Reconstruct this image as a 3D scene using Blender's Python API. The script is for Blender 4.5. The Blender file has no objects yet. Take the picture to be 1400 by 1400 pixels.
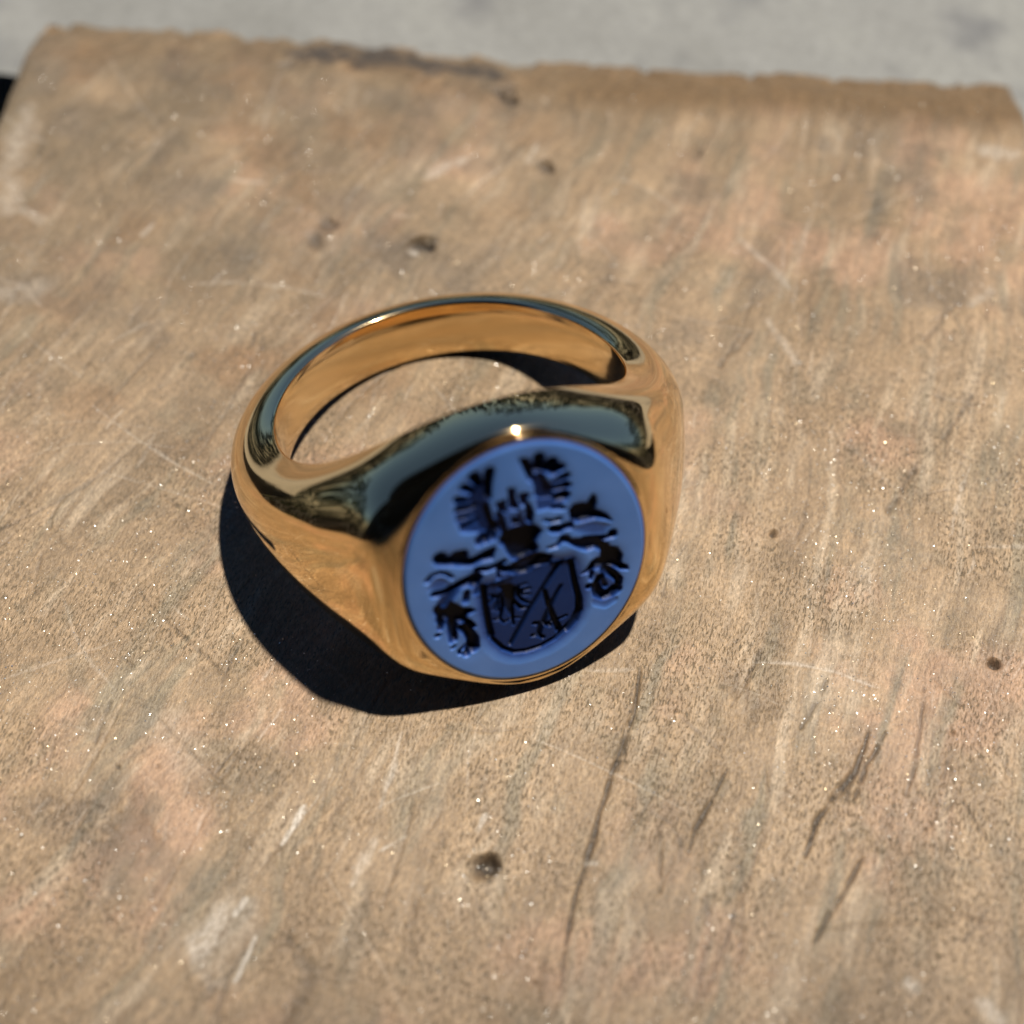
import bpy, math
import numpy as np
from mathutils import Matrix, Vector

# ------------------------------------------------------------------ camera, sky, sun, exposure
MM = 0.001
scene = bpy.context.scene
COL = scene.collection
rng = np.random.default_rng(7)

PITCH, DIST = 1.00869, 77.72
cam_data = bpy.data.cameras.new('camera')
cam = bpy.data.objects.new('camera', cam_data); COL.objects.link(cam)
view = Vector((0, math.cos(PITCH), -math.sin(PITCH)))
cam.location = -view * DIST * MM
cam.rotation_euler = (math.pi / 2 - PITCH, 0, 0)
cam_data.sensor_fit = 'HORIZONTAL'; cam_data.sensor_width = 36.0
cam_data.lens = 36.0 * 1948.26 / 1400.0
cam_data.clip_start = 0.002; cam_data.clip_end = 200.0
cam_data.dof.use_dof = True
cam_data.dof.focus_distance = 0.0738
cam_data.dof.aperture_fstop = 22.5
scene.camera = cam

SUN_AZ, SUN_EL = math.radians(57), math.radians(71)
world = bpy.data.worlds.new('World'); scene.world = world; world.use_nodes = True
wn = world.node_tree.nodes; wl = world.node_tree.links
sky = wn.new('ShaderNodeTexSky'); sky.sky_type = 'NISHITA'; sky.sun_disc = False
sky.sun_elevation = SUN_EL; sky.sun_rotation = SUN_AZ
sky.altitude = 0; sky.air_density = 1.0; sky.dust_density = 0.0; sky.ozone_density = 10.0
bg = wn['Background']; bg.inputs['Strength'].default_value = 0.055
wl.new(sky.outputs['Color'], bg.inputs['Color'])

sun_data = bpy.data.lights.new('sun', 'SUN'); sun_data.energy = 5.0; sun_data.angle = math.radians(2.0)
sun_data.color = (1.0, 0.945, 0.85)
sun = bpy.data.objects.new('sun', sun_data); COL.objects.link(sun)
sdir = Vector((math.sin(SUN_AZ) * math.cos(SUN_EL), math.cos(SUN_AZ) * math.cos(SUN_EL), math.sin(SUN_EL)))
sun.rotation_euler = sdir.to_track_quat('Z', 'Y').to_euler()

scene.view_settings.view_transform = 'Standard'
scene.view_settings.look = 'None'
scene.view_settings.gamma = 1.0
scene.view_settings.exposure = -0.06
scene.view_settings.use_curve_mapping = False
scene.render.engine = 'CYCLES'
scene.cycles.use_denoising = True
scene.render.filter_size = 1.1
scene.cycles.max_bounces = 12; scene.cycles.glossy_bounces = 8
scene.cycles.sample_clamp_indirect = 6.0
scene.cycles.blur_glossy = 0.3
scene.cycles.caustics_reflective = False

# ------------------------------------------------------------------ helpers
def link_mesh(name, verts, faces, mats, smooth=True, parent=None, normals=None):
    me = bpy.data.meshes.new(name)
    verts = np.asarray(verts, np.float32); faces = np.asarray(faces, np.int32); nf, k = faces.shape
    me.vertices.add(len(verts)); me.vertices.foreach_set('co', verts.ravel())
    me.loops.add(nf * k); me.loops.foreach_set('vertex_index', faces.ravel())
    me.polygons.add(nf); me.polygons.foreach_set('loop_start', np.arange(0, nf * k, k, dtype=np.int32))
    me.update(calc_edges=True); me.validate()
    for m in (mats if isinstance(mats, (list, tuple)) else [mats]): me.materials.append(m)
    me.polygons.foreach_set('use_smooth', np.full(len(me.polygons), smooth))
    me.update()
    if normals is not None: me.normals_split_custom_set_from_vertices(np.asarray(normals, float).tolist())
    o = bpy.data.objects.new(name, me); COL.objects.link(o)
    if parent: o.parent = parent
    return o

def grid_faces(nu, nv, wrap_u=False, wrap_v=False):
    iu = np.arange(nu if wrap_u else nu - 1); iv = np.arange(nv if wrap_v else nv - 1)
    a, b = np.meshgrid(iu, iv, indexing='ij'); a = a.ravel(); b = b.ravel()
    a2 = (a + 1) % nu; b2 = (b + 1) % nv
    return np.stack([a * nv + b, a2 * nv + b, a2 * nv + b2, a * nv + b2], 1)

def value_noise(x, y, seed):
    r = np.random.default_rng(seed).random((256, 256))
    xi = np.floor(x).astype(int); yi = np.floor(y).astype(int)
    fx = x - xi; fy = y - yi
    fx = fx * fx * fx * (fx * (fx * 6 - 15) + 10); fy = fy * fy * fy * (fy * (fy * 6 - 15) + 10)
    g = lambda i, j: r[i % 256, j % 256]
    return (g(xi, yi) * (1 - fx) * (1 - fy) + g(xi + 1, yi) * fx * (1 - fy)
            + g(xi, yi + 1) * (1 - fx) * fy + g(xi + 1, yi + 1) * fx * fy) - 0.5

def fbm(x, y, seed, octaves=4):
    s = 0; a = 1.0
    for k in range(octaves):
        s = s + a * value_noise(x * 2 ** k + 17.3 * k, y * 2 ** k + 5.1 * k, seed + k); a *= 0.5
    return s

def seg_distance(X, Y, pts, closed=False):
    """distance to a polyline and the position along it, 0 to 1"""
    best = np.full(X.shape, 1e9); tpos = np.zeros(X.shape)
    n = len(pts); m = n if closed else n - 1
    for k in range(m):
        ax, ay = pts[k]; bx, by = pts[(k + 1) % n]
        dx, dy = bx - ax, by - ay; L = dx * dx + dy * dy + 1e-12
        t = np.clip(((X - ax) * dx + (Y - ay) * dy) / L, 0, 1)
        d = np.hypot(X - ax - t * dx, Y - ay - t * dy)
        q = d < best; best[q] = d[q]; tpos[q] = (k + t[q]) / max(m, 1)
    return best, tpos

def inside(X, Y, pts):
    c = np.zeros(X.shape, bool); n = len(pts)
    for k in range(n):
        ax, ay = pts[k]; bx, by = pts[(k + 1) % n]
        if ay == by: continue
        q = ((ay > Y) != (by > Y)) & (X < (bx - ax) * (Y - ay) / (by - ay) + ax)
        c ^= q
    return c

def smooth01(t):
    t = np.clip(t, 0, 1); return t * t * (3 - 2 * t)

class Nodes:
    def __init__(self, name):
        self.m = bpy.data.materials.new(name); self.m.use_nodes = True
        self.t = self.m.node_tree; self.n = self.t.nodes; self.l = self.t.links
        self.b = self.n['Principled BSDF']
    def new(self, kind, **kw):
        o = self.n.new(kind)
        for k, v in kw.items():
            if k in o.bl_rna.properties: setattr(o, k, v)
            else: o.inputs[k].default_value = v
        return o
    def link(self, a, b): self.l.new(a, b)
    def coords(self, scale, turn=0.0):
        tc = self.new('ShaderNodeTexCoord'); v = tc.outputs['Object']
        if turn:
            r = self.new('ShaderNodeVectorRotate', rotation_type='Z_AXIS'); r.inputs['Angle'].default_value = turn
            self.link(v, r.inputs['Vector']); v = r.outputs['Vector']
        mp = self.new('ShaderNodeMapping'); mp.inputs['Scale'].default_value = scale
        self.link(v, mp.inputs['Vector']); return mp.outputs['Vector']
    def noise(self, vec, scale, detail=4, rough=0.55, dist=0.0):
        o = self.new('ShaderNodeTexNoise'); o.inputs['Scale'].default_value = scale
        o.inputs['Detail'].default_value = detail; o.inputs['Roughness'].default_value = rough
        o.inputs['Distortion'].default_value = dist
        self.link(vec, o.inputs['Vector']); return o.outputs['Fac']
    def ramp(self, fac, stops):
        o = self.new('ShaderNodeValToRGB'); e = o.color_ramp.elements
        while len(e) < len(stops): e.new(0.5)
        for k, (p, c) in enumerate(stops):
            e[k].position = p; e[k].color = (*c, 1) if len(c) == 3 else c
        self.link(fac, o.inputs['Fac']); return o.outputs['Color']
    def mix(self, fac, a, b, blend='MIX'):
        o = self.new('ShaderNodeMix', data_type='RGBA', blend_type=blend)
        for s, v in ((o.inputs[0], fac), (o.inputs[6], a), (o.inputs[7], b)):
            if isinstance(v, (int, float)): s.default_value = v
            elif isinstance(v, tuple): s.default_value = (*v, 1)
            else: self.link(v, s)
        return o.outputs[2]
    def math(self, op, a, b=None):
        o = self.new('ShaderNodeMath', operation=op)
        for s, v in ((o.inputs[0], a), (o.inputs[1], b)):
            if v is None: continue
            if isinstance(v, (int, float)): s.default_value = v
            else: self.link(v, s)
        return o.outputs[0]
    def bump(self, height, dist, strength=1.0, prev=None):
        o = self.new('ShaderNodeBump'); o.inputs['Distance'].default_value = dist
        o.inputs['Strength'].default_value = strength
        self.link(height, o.inputs['Height'])
        if prev is not None: self.link(prev, o.inputs['Normal'])
        return o.outputs['Normal']
    def attr(self, name):
        o = self.new('ShaderNodeAttribute'); o.attribute_name = name; return o.outputs['Fac']

# ------------------------------------------------------------------ materials
def gold_material(name, rough, streak):
    N = Nodes(name); b = N.b
    b.inputs['Base Color'].default_value = (0.95, 0.70, 0.39, 1)
    b.inputs['Metallic'].default_value = 1.0
    v = N.coords((1000, 1000, 1000))
    sm = N.noise(v, 1.3, 3)
    mr = N.new('ShaderNodeMapRange'); mr.inputs['From Min'].default_value = 0.3; mr.inputs['From Max'].default_value = 0.75
    mr.inputs['To Min'].default_value = rough * 0.6; mr.inputs['To Max'].default_value = rough * 1.5
    N.link(sm, mr.inputs['Value']); N.link(mr.outputs['Result'], b.inputs['Roughness'])
    nrm = N.bump(N.noise(v, 0.55, 2), 0.004 * MM, 0.6)
    vs = N.coords((160, 160, 9000)) if streak else N.coords((2500, 2500, 2500))
    nrm = N.bump(N.noise(vs, 1.0, 3), (0.0030 if streak else 0.0006) * MM, 1.0, nrm)
    N.link(nrm, b.inputs['Normal'])
    # fine polishing haze: a small share of a wider lobe
    hz = N.new('ShaderNodeBsdfPrincipled'); hz.inputs['Base Color'].default_value = b.inputs['Base Color'].default_value
    hz.inputs['Metallic'].default_value = 1.0; hz.inputs['Roughness'].default_value = 0.22
    N.link(nrm, hz.inputs['Normal'])
    mx = N.new('ShaderNodeMixShader'); mx.inputs['Fac'].default_value = 0.09
    N.link(b.outputs['BSDF'], mx.inputs[1]); N.link(hz.outputs['BSDF'], mx.inputs[2])
    N.link(mx.outputs['Shader'], N.n['Material Output'].inputs['Surface'])
    return N.m

def stone_material():
    N = Nodes('layered_blue_onyx'); b = N.b
    tc = N.new('ShaderNodeTexCoord'); sp = N.new('ShaderNodeSeparateXYZ')
    N.link(tc.outputs['Object'], sp.inputs[0])
    depth = N.math('MULTIPLY', sp.outputs['Z'], -1000.0)            # mm below the polished face
    v = N.coords((1000, 1000, 1000))
    d2 = N.math('ADD', depth, N.math('MULTIPLY', N.math('SUBTRACT', N.noise(v, 1.2, 3), 0.5), 0.03))
    fac = N.math('DIVIDE', d2, 0.4)
    col = N.ramp(fac, [(0.0, (0.13, 0.305, 0.78)), (0.08, (0.122, 0.29, 0.76)), (0.26, (0.045, 0.105, 0.37)), (0.40, (0.013, 0.045, 0.19)),
                       (0.58, (0.008, 0.020, 0.085)), (0.86, (0.005, 0.009, 0.026))])
    cloud = N.ramp(N.noise(v, 0.22, 3), [(0.3, (0.80, 0.86, 0.90)), (0.7, (1.18, 1.10, 1.06))])
    N.link(N.mix(1.0, col, cloud, 'MULTIPLY'), b.inputs['Base Color'])
    b.inputs['Roughness'].default_value = 0.22
    rr = N.ramp(fac, [(0.0, (0.10,) * 3), (0.15, (0.34,) * 3), (1.0, (0.38,) * 3)])
    N.link(rr, b.inputs['Roughness'])
    b.inputs['IOR'].default_value = 1.45
    N.link(N.ramp(fac, [(0.05, (0.5,) * 3), (0.3, (0.15,) * 3)]), b.inputs['Specular IOR Level'])
    tool = N.math('MULTIPLY', N.noise(v, 14.0, 3), N.math('MINIMUM', N.math('MAXIMUM', N.math('MULTIPLY', depth, 8.0), 0.03), 1.0))
    N.link(N.bump(tool, 0.02 * MM, 0.8), b.inputs['Normal'])
    return N.m

def wood_material():
    N = Nodes('worn_end_grain_wood'); b = N.b
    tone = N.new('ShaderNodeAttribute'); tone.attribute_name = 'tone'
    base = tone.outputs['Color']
    # short dark pores and fine fibre grain, running with the saw marks
    pn = N.noise(N.coords((9500, 2900, 1500), 0.22), 1.0, 3, 0.6, 0.4)
    pore = N.ramp(pn, [(0.54, (0, 0, 0)), (0.66, (1, 1, 1))])
    pore_f = N.math('MULTIPLY', pore, N.attr('porous'))
    fine = N.noise(N.coords((8200, 3000, 4000), 0.2), 1.0, 3, 0.8)
    base = N.mix(1.0, base, N.ramp(fine, [(0.28, (0.58, 0.57, 0.55)), (0.5, (1, 1, 1)), (0.72, (1.45, 1.43, 1.4))]), 'MULTIPLY')
    base = N.mix(pore_f, base, (0.175, 0.135, 0.085))
    dirt = N.math('MULTIPLY', N.attr('dirt'), N.math('ADD', 0.2, N.math('MULTIPLY', fine, 1.5)))
    base = N.mix(N.math('MINIMUM', dirt, 0.93), base, (0.062, 0.052, 0.044))
    pale = N.math('MULTIPLY', N.attr('pale'), N.ramp(fine, [(0.35, (0.1,) * 3), (0.6, (1.0,) * 3)]))
    base = N.mix(pale, base, (0.72, 0.64, 0.54))
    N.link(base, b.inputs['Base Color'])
    b.inputs['Roughness'].default_value = 0.40
    b.inputs['Specular IOR Level'].default_value = 0.38
    h = N.math('SUBTRACT', N.math('MULTIPLY', fine, 0.06), N.math('MULTIPLY', pore_f, 0.04))
    N.link(N.bump(h, 1.0 * MM, 0.9), b.inputs['Normal'])
    return N.m

def concrete_material():
    N = Nodes('pale_concrete'); b = N.b
    v = N.coords((1000, 1000, 1000))
    c = N.ramp(N.noise(v, 0.05, 5, 0.6), [(0.3, (0.225, 0.22, 0.20)), (0.5, (0.285, 0.28, 0.26)), (0.7, (0.33, 0.325, 0.295))])
    spots = N.ramp(N.noise(v, 0.085, 3, 0.5), [(0.57, (0, 0, 0)), (0.68, (0.7,) * 3)])
    c = N.mix(spots, c, (0.13, 0.13, 0.135))
    c = N.mix(1.0, c, N.ramp(N.noise(v, 1.2, 5, 0.7), [(0.25, (0.8,) * 3), (0.75, (1.15,) * 3)]), 'MULTIPLY')
    N.link(c, b.inputs['Base Color']); b.inputs['Roughness'].default_value = 0.8
    N.link(N.bump(N.noise(v, 1.0, 5, 0.7), 0.2 * MM), b.inputs['Normal'])
    return N.m

def filing_material():
    N = Nodes('bright_metal_filings'); b = N.b
    oi = N.new('ShaderNodeNewGeometry')
    N.link(N.ramp(oi.outputs['Random Per Island'], [(0.0, (0.85, 0.84, 0.82)), (0.6, (0.92, 0.88, 0.80)), (1.0, (0.95, 0.74, 0.45))]), b.inputs['Base Color'])
    b.inputs['Metallic'].default_value = 1.0; b.inputs['Roughness'].default_value = 0.36
    return N.m

GOLD = gold_material('polished_gold', 0.05, False)
GOLD_IN = gold_material('satin_gold', 0.09, True)
STONE = stone_material(); WOOD = wood_material(); CONCRETE = concrete_material(); FILINGS = filing_material()

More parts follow.
